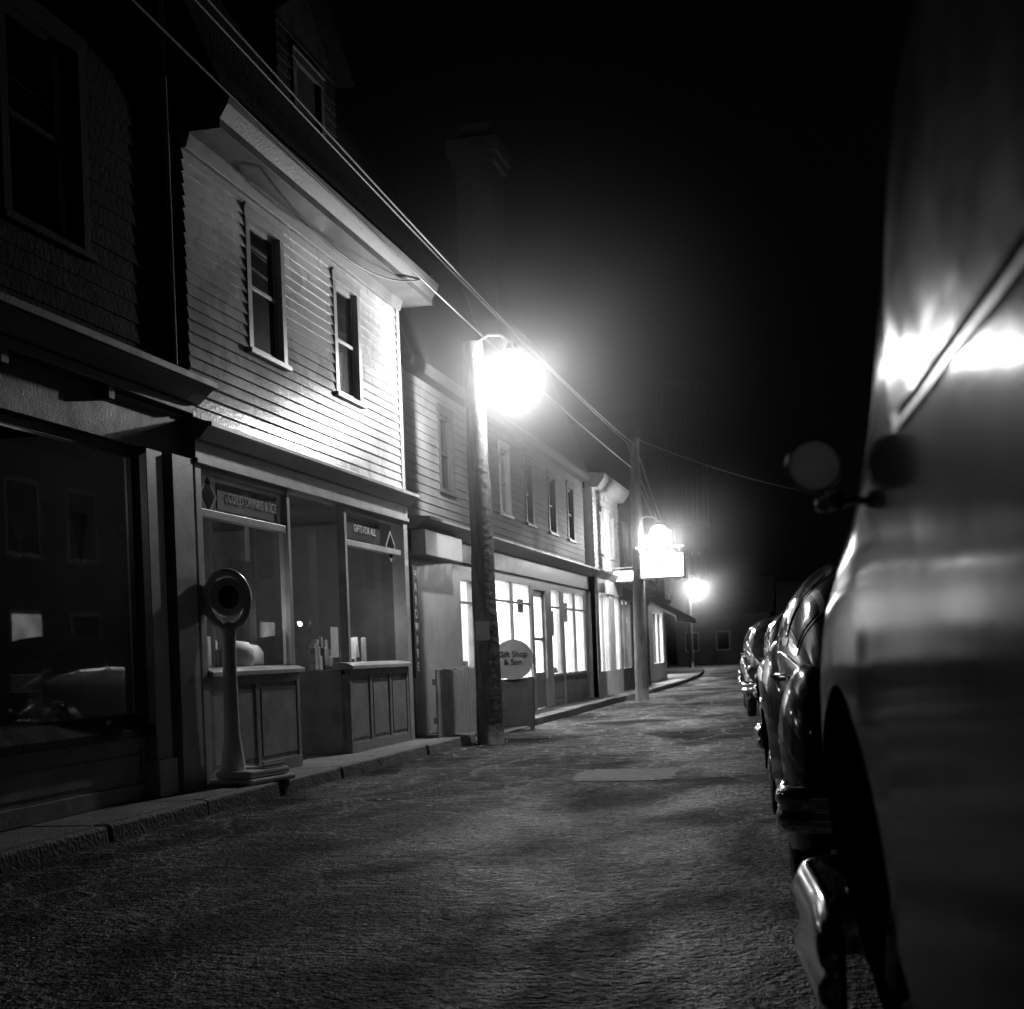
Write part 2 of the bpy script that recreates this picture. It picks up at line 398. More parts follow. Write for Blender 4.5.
for i in range(22):
    y=random.uniform(6,10); w=random.uniform(.06,.2); h=random.uniform(.1,.45); x=random.uniform(-6.6,-5.8); b.box(x,x+w,y,y+w,.7,.7+h)
b.obj("display_goods",M_goods,B,.01)
bulblight(B,(-6.0,9.4,2.6),2.0,.04)  # no lamp known here; bulb added so the goods show faintly
tube("downspout",[(X+.07,10.86,3.66),(X+.07,10.86,7)],.035,M_trim,B)

# ---------------------------------------------------------------- building 1
B=empty("white_clapboard_shop_house"); X=-5.3; Y0,Y1=11.06,17.15
box("core_upper",-13,X-.15,Y0+.02,Y1-.02,3.2,5.75,M_black,B)
ops=[(12.35,13.3,4.15,5.5),(14.72,15.62,4.15,5.5)]
clap("clapboard_siding",X,Y0+.02,Y1-.12,3.3,5.72,.105,ops,M_white,B,.024)
for o in ops: window(B,X,*o,mt=M_trim)
box("corner_board",X-.1,X+.03,Y1-.12,Y1,3.3,5.72,M_trim,B,.004)
b=MB(); b.box(-13,X-.02,Y1-.02,Y1,.12,5.75); b.obj("end_wall",M_grey,B)
b=MB(); b.prism_y([(X-.2,5.72),(X+.38,5.72),(X+.38,5.80),(X+.46,5.92),(X+.48,5.98),(X-.2,6.02)],Y0+.0,Y1+.35)
b.prism_y([(X,5.60),(X+.05,5.60),(X+.09,5.72),(X,5.72)],Y0+.02,Y1); b.obj("eave",M_grey,B,.004)
def gambrel(name,prof,y0,y1,m,par,wall=None):
    b=MB(); b.prism_y(prof,y0,y1); return b.obj(name,m,par)
gambrel("gambrel_roof",[(X+.44,6.0),(X-.45,8.2),(-9.0,9.8),(-12.6,8.2),(-13.4,6.0)],Y0,Y1+.25,M_roof,B)
rk=MB()
for (a,c) in (((X+.46,5.98),(X-.45,8.25)),((X-.45,8.25),(-9,9.9))):
    rk.quad((a[0],Y1+.27,a[1]),(c[0],Y1+.27,c[1]),(c[0]-.12,Y1+.27,c[1]-.16),(a[0]-.16,Y1+.27,a[1]-.02))
rk.obj("rake_board",M_grey,B)
D=MB(); D.box(-7.5,X+.05,13.2,14.9,6.35,7.7); D.obj("dormer_body",M_shingle,B)
clap("dormer_siding",X+.06,13.2,14.9,6.3,7.7,.12,[(13.6,14.5,6.6,7.5)],M_shingle,B)
window(B,X+.06,13.6,14.5,6.6,7.5,mt=M_trimd,name="dormer_window")
b=MB(); b.quad((X+.25,13.0,7.65),(X+.25,14.05,8.4),(-7.8,14.05,8.4),(-7.8,13.0,7.65)); b.quad((X+.25,15.1,7.65),(-7.8,15.1,7.65),(-7.8,14.05,8.4),(X+.25,14.05,8.4)); b.obj("dormer_roof",M_roof,B)
b=MB(); b.quad((X+.06,13.2,7.7),(X+.06,14.9,7.7),(X+.06,14.05,8.32)); b.obj("dormer_gable",M_shingle,B)
b=MB(); b.box(X-.15,X+.04,Y0,Y1,2.9,3.1)
b.prism_y([(X-.15,3.1),(X+.08,3.1),(X+.17,3.2),(X+.2,3.2),(X+.2,3.24),(X-.15,3.30)],Y0-.0,Y1+.04); b.obj("shop_cornice",M_trim,B,.004)
b=MB(); b.box(X+.04,X+.06,Y0,Y1,2.9,2.94); b.obj("cornice_bead",M_trim,B)
b=MB()
b.box(X-.14,X+.03,Y0,Y0+.12,.12,2.9); b.box(X-.14,X+.03,Y1-.16,Y1-.001,.12,2.9)
b.box(X-.1,X-.0,13.18,13.26,1.14,2.9); b.box(X-.1,X,14.86,14.94,1.14,2.9)
b.box(X-.08,X-.01,Y0+.12,13.18,2.46,2.53); b.box(X-.08,X-.01,14.94,Y1-.16,2.46,2.53)
b.box(X-.08,X-.01,Y0+.12,13.18,2.84,2.9); b.box(X-.08,X-.01,14.94,Y1-.16,2.84,2.9)
b.obj("storefront_posts",M_trim,B,.006)
panels("bulkhead_left",X+.02,Y0+.12,13.3,.12,1.06,2,M_bulk,B)
panels("bulkhead_right",X+.02,14.8,Y1-.16,.12,1.06,3,M_bulk,B)
b=MB(); b.prism_y([(X-.16,1.06),(X+.07,1.06),(X+.07,1.10),(X-.0,1.13),(X-.16,1.14)],Y0+.12,13.33); b.prism_y([(X-.16,1.06),(X+.07,1.06),(X+.07,1.10),(X-.0,1.13),(X-.16,1.14)],14.77,Y1-.16)
b.obj("window_sills",M_trim,B,.003)
pane("glass_left",X-.05,Y0+.12,13.18,1.14,2.84,B); pane("glass_right",X-.05,14.94,Y1-.16,1.14,2.84,B)
box("sign_band_left",X-.075,X-.058,Y0+.62,13.05,2.56,2.80,M_trimd,B); box("sign_band_right",X-.075,X-.058,15.05,16.3,2.56,2.80,M_trimd,B)
text("sign_text_left","COLD DRINKS & ICE",.125,(X-.044,12.45,2.68),ROT_STREET,M_paper,B,.001)
text("sign_text_right","GIFTS FOR ALL",.12,(X-.044,15.7,2.68),ROT_STREET,M_paper,B,.001)
def diamond(y,z,s):
    b=MB(); b.quad((X-.04,y-s,z),(X-.04,y,z-s),(X-.04,y+s,z),(X-.04,y,z+s)); b.obj("diamond_decal",M_letter,B)
    b=MB(); s*=.78; b.quad((X-.038,y-s,z),(X-.038,y,z-s),(X-.038,y+s,z),(X-.038,y,z+s)); b.obj("diamond_decal_inner",M_black,B)
diamond(11.45,2.66,.18); diamond(16.65,2.56,.2)
b=MB()
def vwall(b,p,q,z0,z1,t=.05):
    p=Vector((p[0],p[1],0)); q=Vector((q[0],q[1],0)); d=(q-p).normalized(); n=Vector((-d.y,d.x,0))*t
    i=len(b.v)
    for z in (z0,z1):
        for r in (p,q,q+n,p+n): b.v.append((r.x,r.y,z))
    b.f+=[tuple(i+k for k in t2) for t2 in [(3,2,1,0),(4,5,6,7),(0,1,5,4),(1,2,6,5),(2,3,7,6),(3,0,4,7)]]
vwall(b,(X-.1,13.26),(X-1.0,13.55),.12,1.06); vwall(b,(X-.1,14.86),(X-1.0,14.6),.12,1.06)
b.obj("recess_bulkheads",M_bulk,B,.004)
b=MB(); b.quad((X-.1,13.28,1.12),(X-1,13.57,1.12),(X-1,13.57,2.9),(X-.1,13.28,2.9)); b.quad((X-.1,14.84,1.12),(X-1,14.58,1.12),(X-1,14.58,2.9),(X-.1,14.84,2.9)); b.obj("recess_glass",M_glass,B)
b=MB(); b.box(X-1.06,X-1.0,13.5,13.6,.12,2.9); b.box(X-1.06,X-1.0,14.54,14.64,.12,2.9); b.box(X-1.06,X-1.0,13.6,14.54,2.2,2.3)
b.box(X-1.04,X-.99,13.62,13.74,.16,2.2); b.box(X-1.04,X-.99,14.42,14.52,.16,2.2); b.box(X-1.04,X-.99,13.74,14.42,.16,.9); b.box(X-1.04,X-.99,13.74,14.42,2.08,2.2); b.obj("shop_door",M_bulk,B,.005)
pane("door_glass",X-1.02,13.74,14.42,.9,2.08,B)
lathe("door_knob",[(0,0),(.03,.005),(.03,.03),(.012,.05),(.012,.06)],M_chrome,B,'X',(X-.99,13.68,1.05),12)
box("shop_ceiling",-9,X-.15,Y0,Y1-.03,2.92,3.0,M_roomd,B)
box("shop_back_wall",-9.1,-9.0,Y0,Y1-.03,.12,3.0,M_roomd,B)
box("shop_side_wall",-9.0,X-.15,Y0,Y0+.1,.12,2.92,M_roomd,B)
box("display_deck_left",-6.3,X-.09,Y0+.13,13.2,1.0,1.06,M_trimd,B); box("display_deck_right",-6.3,X-.09,14.95,Y1-.18,1.0,1.06,M_trimd,B)
b=MB()
for i in range(34):
    y=random.choice([random.uniform(11.5,13),random.uniform(15.1,16.8)]); w=random.uniform(.05,.14); h=random.uniform(.08,.4); x=random.uniform(-6.2,-5.65)
    b.box(x,x+w*.6,y,y+w,1.06,1.06+h)
b.obj("display_boxes",M_goods,B,.01)
lathe("display_jar",[(0,0),(.13,.02),(.17,.1),(.17,.22),(.12,.3),(.0,.32)],M_paper,B,'Z',(-5.6,12.5,1.07),20)
lathe("display_jar_small",[(0,0),(.12,.02),(.15,.09),(.15,.2),(.1,.27),(.0,.29)],M_paper,B,'Z',(-5.62,12.83,1.07),20)
bulblight(B,(-5.42,12.6,1.65),5,.03)  # display bulb added to brighten the window goods, no fixture there
bulblight(B,(-5.6,16.3,1.65),5,.03); bulblight(B,(-7.6,14.1,2.5),22,.06)  # window bulb added likewise; unseen inner bulb lifts the dim room
b=MB(); b.quad((X-.07,12.95,1.2),(X-.07,13.12,1.2),(X-.07,13.12,1.5),(X-.07,12.95,1.5)); b.quad((X-.3,15.1,1.2),(X-.3,15.35,1.2),(X-.3,15.35,1.55),(X-.3,15.1,1.55)); b.quad((X-.45,15.9,1.15),(X-.45,16.5,1.2),(X-.45,16.45,1.45),(X-.45,15.9,1.42));b.obj("window_cards",M_paper,B)
b=MB()
for z in (.9,1.4,1.9,2.3):
    b.box(-8.95,-8.6,Y0+.3,Y1-.4,z,z+.03)
    y=Y0+.4
    while y<Y1-.7:
        w=random.uniform(.08,.25); b.box(-8.9,-8.65,y,y+w,z+.03,z+.03+random.uniform(.12,.32)); y+=w+random.uniform(.02,.1)
b.obj("back_shelves",M_goods,B)
S=empty("vertical_letter_sign"); box("board",X+.02,X+.06,17.2,17.42,.9,2.35,M_trimd,S,.004)
for i,c in enumerate("HARDWARE"): text("letter_%d"%i,c,.17,(X+.063,17.31,2.23-i*.17),ROT_STREET,M_paper,S,.002)

# ---------------------------------------------------------------- building 2
B=empty("long_shop_row_building"); X=-5.4; Y0,Y1=17.55,31.0
box("core_upper",-14,X-.15,Y0+.02,Y1,2.85,5.0,M_black,B)
ops=[(19.2,20.0,3.55,4.75),(22.9,23.7,3.55,4.75),(24.9,25.6,3.55,4.75),(27.0,27.8,3.55,4.75),(29,29.8,3.55,4.75)]
clap("clapboard_siding",X,Y0,Y1,3.05,4.98,.12,ops,M_b2,B)
for i,o in enumerate(ops): window(B,X,*o,mt=M_trim if i==1 else M_trimd)
box("corner_board",X-.1,X+.03,Y0-.1,Y0,.12,4.98,M_b2,B)
box("end_wall",-14,X-.02,Y0-.06,Y0+.02,0,5.0,M_b2,B)
b=MB(); b.prism_y([(X-.2,4.98),(X+.16,4.98),(X+.2,5.06),(X+.2,5.12),(X-.2,5.2)],Y0-.1,Y1+.05); b.obj("eave",M_b4,B,.004)
gambrel("gambrel_roof",[(X+.18,5.13),(X-.75,7.9),(-9.0,9.0),(-13,7.9),(-14.2,5.13)],Y0-.15,Y1,M_roof,B)
b=MB(); b.box(-6.05,-5.40,23.3,24.1,5.6,9.6); b.box(-6.12,-5.33,23.23,24.17,9.6,9.75); b.box(-6.18,-5.27,23.17,24.23,9.75,10.0); b.box(-6.0,-5.45,23.35,24.05,10.0,10.3); b.obj("chimney",M_brick,B,.01)
b=MB(); b.box(X-.15,X+.06,Y0,Y1,2.55,2.85); b.prism_y([(X-.15,2.85),(X+.12,2.85),(X+.3,2.96),(X+.34,2.96),(X+.34,3.0),(X-.15,3.05)],Y0-.05,Y1+.02); b.obj("shop_cornice",M_grey,B,.005)
box("projecting_box_bay",X-.1,X+.25,Y0,19.4,2.5,2.84,M_trim,B,.01)
open_=[(20.15,20.95,.8,2.3),(22.0,23.55,.75,2.4),(23.65,25.1,.75,2.4),(25.35,26.4,.12,2.35),(27.0,28.0,.75,2.4),(28.3,29.5,.75,2.4),(29.6,30.75,.75,2.4)]
b=MB(); ylast=Y0
for (a,c,z0,z1) in open_:
    if a-ylast>.001: b.box(X-.12,X,ylast,a,.12,2.55)
    b.box(X-.12,X,a,c,z1,2.55)
    ylast=c
b.box(X-.12,X,ylast,Y1,.12,2.55); b.obj("shopfront_piers",M_trim,B,.006)
for i,(a,c,z0,z1) in enumerate(open_):
    if z0>.2:
        panels("bulkhead_%d"%i,X+.01,a+.001,c-.001,.12,z0-.05,1,M_bulk,B,.07)
        box("sill_%d"%i,X-.12,X+.05,a+.001,c-.001,z0-.05,z0,M_trim,B)
        pane("glass_%d"%i,X-.06,a,c,z0,z1,B)
        b=MB(); b.box(X-.07,X-.03,a,a+.04,z0,z1); b.box(X-.07,X-.03,c-.04,c,z0,z1); b.box(X-.07,X-.03,a+.04,c-.04,z1-.35,z1-.31); b.obj("sash_%d"%i,M_trim,B)
    else:
        b=MB(); b.box(X-.1,X-.05,a,a+.1,.14,z1); b.box(X-.1,X-.05,c-.1,c,.14,z1); b.box(X-.1,X-.05,a+.1,c-.1,.14,.8); b.box(X-.1,X-.05,a+.1,c-.1,z1-.12,z1); b.box(X-.1,X-.05,a+.1,c-.1,1.4,1.46); b.obj("door_%d"%i,M_bulk,B,.005)
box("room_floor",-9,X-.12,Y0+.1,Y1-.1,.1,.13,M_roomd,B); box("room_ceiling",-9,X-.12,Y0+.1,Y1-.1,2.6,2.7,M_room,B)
box("room_back_wall",-7.6,-7.5,Y0,Y1,.1,2.7,M_room,B)
for yw in (Y0+.05,21.5,26.7,Y1-.12): box("room_partition",-7.5,X-.13,yw,yw+.06,.13,2.6,M_room,B)
b=MB()
for z in (.6,1.05):
    y=Y0+.5
    while y<Y1-.6:
        w=random.uniform(.12,.4)
        if random.random()<.6: b.box(-7.45,-7.2,y,y+w,z,z+random.uniform(.15,.38))
        y+=w+.03
for i in range(40):
    y=random.choice([random.uniform(20.2,20.8),random.uniform(22.1,25),random.uniform(27.1,30.5)]); w=random.uniform(.08,.3); x=random.uniform(-6.1,-5.65)
    b.box(x,x+w*.5,y,y+w,.3,.75+random.uniform(.05,.35))
b.obj("shop_goods",M_roomd,B,.005)
b=MB()
for i,(y,z,w,h) in enumerate([(22.3,1.9,.3,.35),(24.3,1.9,.5,.25),(28.7,1.8,.4,.4),(27.3,1.5,.3,.5)]): b.quad((X-.08,y,z),(X-.08,y+w,z),(X-.08,y+w,z+h),(X-.08,y,z+h))
b.obj("window_posters",M_goods,B)
for y0_,y1_,pw in ((20.2,21.2,120),(22,26.3,620),(27.2,30.6,360)):
    arealight(B,(-6.6,(y0_+y1_)/2,2.52),.8,y1_-y0_,pw)

# ---------------------------------------------------------------- building 3,4,5
def shopfront(B,X,Y0,Y1,ztop,wallm,trim,z2=3.0,lit=True,openings=None,ups=None,seed=0,depth=9,pw=250):
    r=random.Random(seed)
    box("core_upper",X-depth,X-.15,Y0+.02,Y1-.02,z2-.2,ztop,M_black,B)
    box("side_wall_near",X-depth,X-.01,Y0,Y0+.02,0,ztop,wallm,B); box("side_wall_far",X-depth,X-.01,Y1-.02,Y1,0,ztop,wallm,B)
    clap("clapboard_siding",X,Y0,Y1,z2,ztop,.13,ups,wallm,B)
    for o in ups: window(B,X,*o,mt=trim)
    b=MB(); b.box(X-.15,X+.05,Y0,Y1,z2-.45,z2-.12); b.prism_y([(X-.15,z2-.12),(X+.1,z2-.12),(X+.25,z2-.02),(X+.25,z2+.02),(X-.15,z2+.05)],Y0-.02,Y1+.02); b.obj("shop_cornice",trim,B)
    b=MB(); yl=Y0
    for (a,c) in openings:
        b.box(X-.12,X,yl,a,.12,z2-.45); b.box(X-.12,X,a,c,.12,.7); yl=c
    b.box(X-.12,X,yl,Y1,.12,z2-.45); b.obj("piers",trim,B)
    for (a,c) in openings:
        b=MB(); b.box(X-.08,X-.03,a,a+.05,.7,z2-.45); b.box(X-.08,X-.03,c-.05,c,.7,z2-.45); b.box(X-.08,X-.03,(a+c)/2-.025,(a+c)/2+.025,.7,z2-.45); b.obj("sash",trim,B)
        pane("glass",X-.06,a,c,.7,z2-.45,B)
    box("room_back",X-2.3,X-2.2,Y0+.03,Y1-.03,.1,z2-.46,M_room if lit else M_roomd,B); box("room_ceiling",X-2.2,X-.14,Y0+.03,Y1-.03,z2-.4,z2-.3,M_room,B)
    b=MB()
    for i in range(10):
        y=r.uniform(Y0+.3,Y1-.6); w=r.uniform(.1,.4); x=r.uniform(X-1.8,X-.5); b.box(x,x+w*.6,y,y+w,.1,r.uniform(.7,1.3))
    b.obj("goods",M_goods,B)
    if lit: arealight(B,(X-1.1,(Y0+Y1)/2,z2-.44),.8,Y1-Y0-.6,pw)
B=empty("false_front_shop_building")
shopfront(B,-5.2,31.1,34.9,4.85,M_white,M_trim,2.95,True,[(31.5,33.0),(33.8,34.6)],[(31.8,32.6,3.4,4.5),(33.3,34.1,3.4,4.5)],1,pw=300)
b=MB(); b.prism_y([(-5.35,4.85),(-5.05,4.85),(-4.9,5.05),(-4.88,5.15),(-5.35,5.2)],31.05,34.95); b.obj("parapet_cornice",M_trim,B,.005)
B=empty("gable_front_shop_building")
shopfront(B,-5.3,35.1,40.9,4.9,M_b4,M_trimd,2.9,True,[(35.6,37.4),(38.4,40.3)],[(36.3,37.1,3.4,4.5),(38.8,39.6,3.4,4.5)],2,pw=800)
b=MB(); b.quad((-5.3,35.1,4.9),(-5.3,40.9,4.9),(-5.3,38,7.3)); b.quad((-14,35.1,4.9),(-14,40.9,4.9),(-14,38,7.3)); b.obj("gable",M_b4,B)
b=MB(); b.quad((-5.0,34.8,4.75),(-5.0,38,7.45),(-14.3,38,7.45),(-14.3,34.8,4.75)); b.quad((-5.0,41.2,4.75),(-5.0,38,7.45),(-14.3,38,7.45),(-14.3,41.2,4.75)); b.obj("gable_roof",M_roof,B)
B=empty("awning_shop_building")
shopfront(B,-5.7,41.5,48.5,4.6,M_b4,M_trim,2.8,True,[(42,44),(45,47.8)],[(42.6,43.4,3.3,4.3),(45.8,46.6,3.3,4.3)],3,pw=1000)
b=MB(); b.prism_y([(-5.68,2.75),(-4.6,2.15),(-4.6,1.98),(-4.62,1.98),(-4.64,2.1),(-5.68,2.68)],42,48); b.obj("canvas_awning",M_paper,B)
b=MB(); b.prism_y([(-5.4,4.6),(-9.5,7.4),(-14.8,4.6)],41.3,48.7); b.obj("roof",M_roof,B)
B=empty("far_shop_building")
shopfront(B,-7.2,50,58,5.0,M_b4,M_trimd,2.9,True,[(50.6,53),(54,57)],[(51.5,52.5,3.5,4.5),(55,56,3.5,4.5)],4,pw=1000)
b=MB(); b.prism_y([(-6.9,5.0),(-11,8.0),(-16,5.0)],49.8,58.2); b.obj("roof",M_roof,B)

def house(name,x0,x1,y0,y1,zt,zr,wallm,trim=None):
    B=empty(name); box("walls",x0,x1,y0,y1,0,zt,wallm,B)
    b=MB(); ym=(y0+y1)/2
    b.quad((x0-.3,y0-.3,zt-.1),(x1+.3,y0-.3,zt-.1),(x1+.3,ym,zr),(x0-.3,ym,zr)); b.quad((x0-.3,y1+.3,zt-.1),(x1+.3,y1+.3,zt-.1),(x1+.3,ym,zr),(x0-.3,ym,zr)); b.obj("roof",M_b4,B)
    b=MB(); b.quad((x0,y0,zt),(x0,y1,zt),(x0,ym,zr-.15)); b.quad((x1,y0,zt),(x1,y1,zt),(x1,ym,zr-.15)); b.obj("gables",wallm,B)
    n=int((x1-x0)/2.0); fb=MB(); gb=MB()
    for k in range(n):
        xc=x0+(k+.5)*(x1-x0)/n
        for z in ([.9,3.4] if zt>4.5 else [.9]):
            fb.box(xc-.5,xc+.5,y0-.05,y0-.002,z,z+1.4); gb.box(xc-.4,xc+.4,y0-.07,y0-.05,z+.1,z+1.3)
    fb.obj("window_frames",M_b2,B); gb.obj("window_panes",M_dglass,B)
    return B
house("distant_house",-11,-4.4,100,107,3.6,6.2,M_far)
house("distant_house",-3.6,5,98,105,3.2,5.6,M_far)
house("distant_house",-19,-12.2,88,96,5,7,M_far)
house("distant_house",5.5,14,80,88,5,7,M_far)
T=empty("guessed_lattice",(-12.6,125,0)); b=MB()  # lattice added on a guess, to draw faint upright lines in the sky
for i in range(5):
    x=-1.9+i*.95
    for y in (-1.9,1.9): b.box(x-.07,x+.07,y-.07,y+.07,0,24.5)
for z in (6,12,18.3,24.4):
    for y in (-1.9,1.9): b.box(-2.0,2.0,y-.09,y+.09,z,z+.18)
    for x in (-2.0,2.0): b.box(x-.08,x+.08,-1.8,1.8,z+.01,z+.17)
b.obj("timber_frame",M_lattice,T)

def opp(name,y0,y1,x,zt,litw,wallm):
    B=empty(name); box("walls",x+.02,x+7,y0,y1,0,zt,wallm,B)
    b=MB(); b.prism_y([(x-.3,zt),(x+3.6,zt+2.4),(x+7.3,zt)],y0-.2,y1+.2); b.obj("roof",M_roof,B)
    fb=MB(); gb=MB(); lb=MB(); k=0; y=y0+1.0
    while y<y1-1.6:
        for z in (.95,3.5):
            if z+1.4>zt: continue
            fb.box(x-.04,x+.015,y-.1,y+1.1,z-.1,z+1.45)
            (lb if k in litw else gb).box(x-.06,x-.04,y,y+1.0,z,z+1.35); k+=1
        y+=2.2
    fb.obj("window_frames",M_grey,B); gb.obj("window_panes",M_dglass,B)
    if lb.v: lb.obj("lit_blinds",M_lit,B)
opp("opposite_house",-14,-2,4.6,5.4,(),M_b4)
opp("opposite_house",0,12,4.6,5.4,(),M_b4)
opp("opposite_house",14,30,4.4,5.6,(8,),M_b4)
opp("opposite_house",32,46,4.4,5.4,(2,9),M_grey)

# ---------------------------------------------------------------- poles, lamps, wires
def utility_pole(x,y,h,r=.16,lean=(0,0),cross=True):
    P=empty("utility_pole",(x,y,0))
    pts=[];rad=[]
    for i in range(15):
        t=i/14; pts.append((lean[0]*t+random.uniform(-.008,.008),lean[1]*t,h*t-.1*(1-t))); rad.append(r*(1-.3*t)*(1+random.uniform(-.02,.02)))
    tube("shaft",pts,0,M_pole,P,16,rad)
    if cross:
        bx=MB(); bx.box(lean[0]-.8,lean[0]+.8,-.2,-.1,h-.45,h-.34); bx.obj("crossarm",M_pole,P,.005)
        for dx in (-.7,-.3,.3,.7): lathe("insulator",[(.0,.12),(.03,.12),(.045,.06),(.03,.03),(.015,0)],M_steel,P,'Z',(lean[0]+dx,-.15,h-.34),10)
    return P
def street_lamp(x,y,z,px,power,r=.2):
    L=empty("street_lamp",(x,y,z)); d=px-x
    tube("arm",[(d,0,r+.12),(d*.6,0,r+.22),(d*.25,0,r+.2),(0,0,r+.1)],.018,M_steel,L,8)
    lathe("cap",[(.0,r+.12),(.04,r+.11),(.05,r+.04),(.09,r+.0),(.10,r*.9)],M_steel,L,'Z',(0,0,0),24)
    lathe("globe",[(r*math.sin(t),r*math.cos(t)) for t in np.linspace(.42,math.pi,18)],M_bulb,L,'Z',(0,0,0),28)
    bulblight(L,(0,0,-r-.06),power,.05,"lamp_light")
    return L
def halo_mist(c,R,k,pw=2.5):  # scattering ball added round a lamp, stands in for film halation
    V=[];F=[];n=24;m_=36
    for i in range(n+1):
        for q in range(m_):
            t=math.pi*i/n; V.append((R*math.sin(t)*math.cos(2*math.pi*q/m_),R*math.sin(t)*math.sin(2*math.pi*q/m_),R*math.cos(t)))
    for i in range(n):
        for q in range(m_):
            k2=(q+1)%m_; F.append((i*m_+q,(i+1)*m_+q,(i+1)*m_+k2,i*m_+k2))
    vm=bpy.data.materials.new("lamp_halo_volume"); vm.use_nodes=True; nt=vm.node_tree; nn=nt.nodes; l=nt.links
    for x in list(nn):
        if x.type=='BSDF_PRINCIPLED': nn.remove(x)
    tc=nn.new("ShaderNodeTexCoord"); ln=nn.new("ShaderNodeVectorMath"); ln.operation='LENGTH'; l.new(tc.outputs["Object"],ln.inputs[0])
    mr=nn.new("ShaderNodeMapRange"); mr.inputs["From Min"].default_value=0; mr.inputs["From Max"].default_value=R*.98; mr.inputs["To Min"].default_value=1; mr.inputs["To Max"].default_value=0
    l.new(ln.outputs["Value"],mr.inputs["Value"])
    p1=nn.new("ShaderNodeMath"); p1.operation='POWER'; p1.inputs[1].default_value=pw; l.new(mr.outputs[0],p1.inputs[0])
    p2=nn.new("ShaderNodeMath"); p2.operation='MULTIPLY'; p2.inputs[1].default_value=k; l.new(p1.outputs[0],p2.inputs[0])
    vs=nn.new("ShaderNodeVolumeScatter"); vs.inputs["Anisotropy"].default_value=.4; l.new(p2.outputs[0],vs.inputs["Density"])
    out=[x for x in nn if x.type=='OUTPUT_MATERIAL'][0]; l.new(vs.outputs[0],out.inputs["Volume"])
    o=mk("lamp_halo_ball",V,F,vm,None,True); o.location=c; return o
utility_pole(-4.42,17.75,5.25,.18,(-.05,0),False)
utility_pole(-4.35,31.9,6.0,.16,(.05,0),False)
utility_pole(-4.7,-4,7.4,.17)
utility_pole(-8.3,83,7.0,.15)
L1=(-3.97,17.75,4.92); L2=(-3.82,31.9,3.78); L3=(-7.9,83,4.95)
street_lamp(*L1,-4.45,480,.19)
street_lamp(*L2,-4.3,420,.2)
street_lamp(*L3,-8.3,1200,.28)
halo_mist(L1,5.2,.12,3.6)
halo_mist(L2,4.0,.11,3.2)
halo_mist(L3,5,.10,2.5)
H=empty("pole_notice"); box("card",-4.52,-4.34,17.545,17.556,1.35,1.6,M_cloth,H)
W=empty("overhead_wires")
for a,b_,s in (((-4.9,-4,7.3),(-4.45,31.75,5.9),.35),((-4.5,-4,7.15),(-4.25,31.75,5.8),.5),((-4.7,-4,6.5),(-4.35,31.75,5.3),.3)):
    wire("wire",a,b_,s,.012,W); wire("wire",b_,(-8.3,82.85,6.6),.9,.014,W)
wire("service_wire",(-5.0,11.0,6.05),(-4.85,17.3,6.05),.6,.012,W)
wire("service_wire",(-4.3,31.8,6.0),(3.8,44,5.4),.6,.007,W)

S=empty("lit_hanging_sign",(-3.75,31.75,3.05))
box("case",-.52,.52,-.09,.09,-.3,.3,M_steel,S,.02); box("face_near",-.48,.48,-.098,-.092,-.26,.26,M_sign,S); box("face_far",-.48,.48,.092,.098,-.26,.26,M_sign,S)
text("sign_text","GRILL",.28,(0,-.102,.06),(math.pi/2,0,0),M_black,S); text("sign_text_small","OPEN",.15,(0,-.102,-.15),(math.pi/2,0,0),M_black,S)
tube("bracket",[(-.6,0,.42),(.5,0,.42)],.02,M_steel,S); tube("hanger",[(-.4,0,.42),(-.4,0,.3)],.01,M_steel,S); tube("hanger_b",[(.4,0,.42),(.4,0,.3)],.01,M_steel,S)
S=empty("lit_projecting_sign",(-4.85,33.6,2.95)); box("case",-.3,.3,-.06,.06,-.14,.14,M_steel,S,.02); box("face",-.27,.27,-.07,-.062,-.11,.11,M_sign,S); tube("bracket",[(-.35,0,.2),(.3,0,.2)],.015,M_steel,S)
S=empty("round_board_sign",(-4.83,21.0,0))
b=MB(); b.box(-.36,.30,.0,.035,.05,.78); b.box(-.36,-.29,-.03,-.001,.0,.8); b.box(.23,.30,-.03,-.001,.0,.8); b.obj("board",M_trimd,S,.005)
V=[];n=36
for yv in (-.035,-.005):
    for k in range(n):
        t=2*math.pi*k/n; V.append((.32*math.cos(t),yv,1.08+.31*math.sin(t)))
F=[tuple(range(n)),tuple(reversed(range(n,2*n)))]+[(k,(k+1)%n,n+(k+1)%n,n+k) for k in range(n)]
mk("disc",V,F,M_grey,S); text("lettering","Gift Shop\n& Son",.12,(0,-.042,1.10),(math.pi/2,0,0),M_black,S)
B=empty("plank_fence"); b=MB(); y=17.3
while y<19.6:
    b.box(-5.02,-4.99,y,y+.17,.1,1.0+random.uniform(-.03,.03)); y+=.185
b.obj("planks",M_trim,B,.004); b=MB(); b.box(-5.06,-5.021,17.3,19.6,.3,.38); b.box(-5.06,-5.021,17.3,19.6,.8,.88); b.obj("rails",M_trim,B)

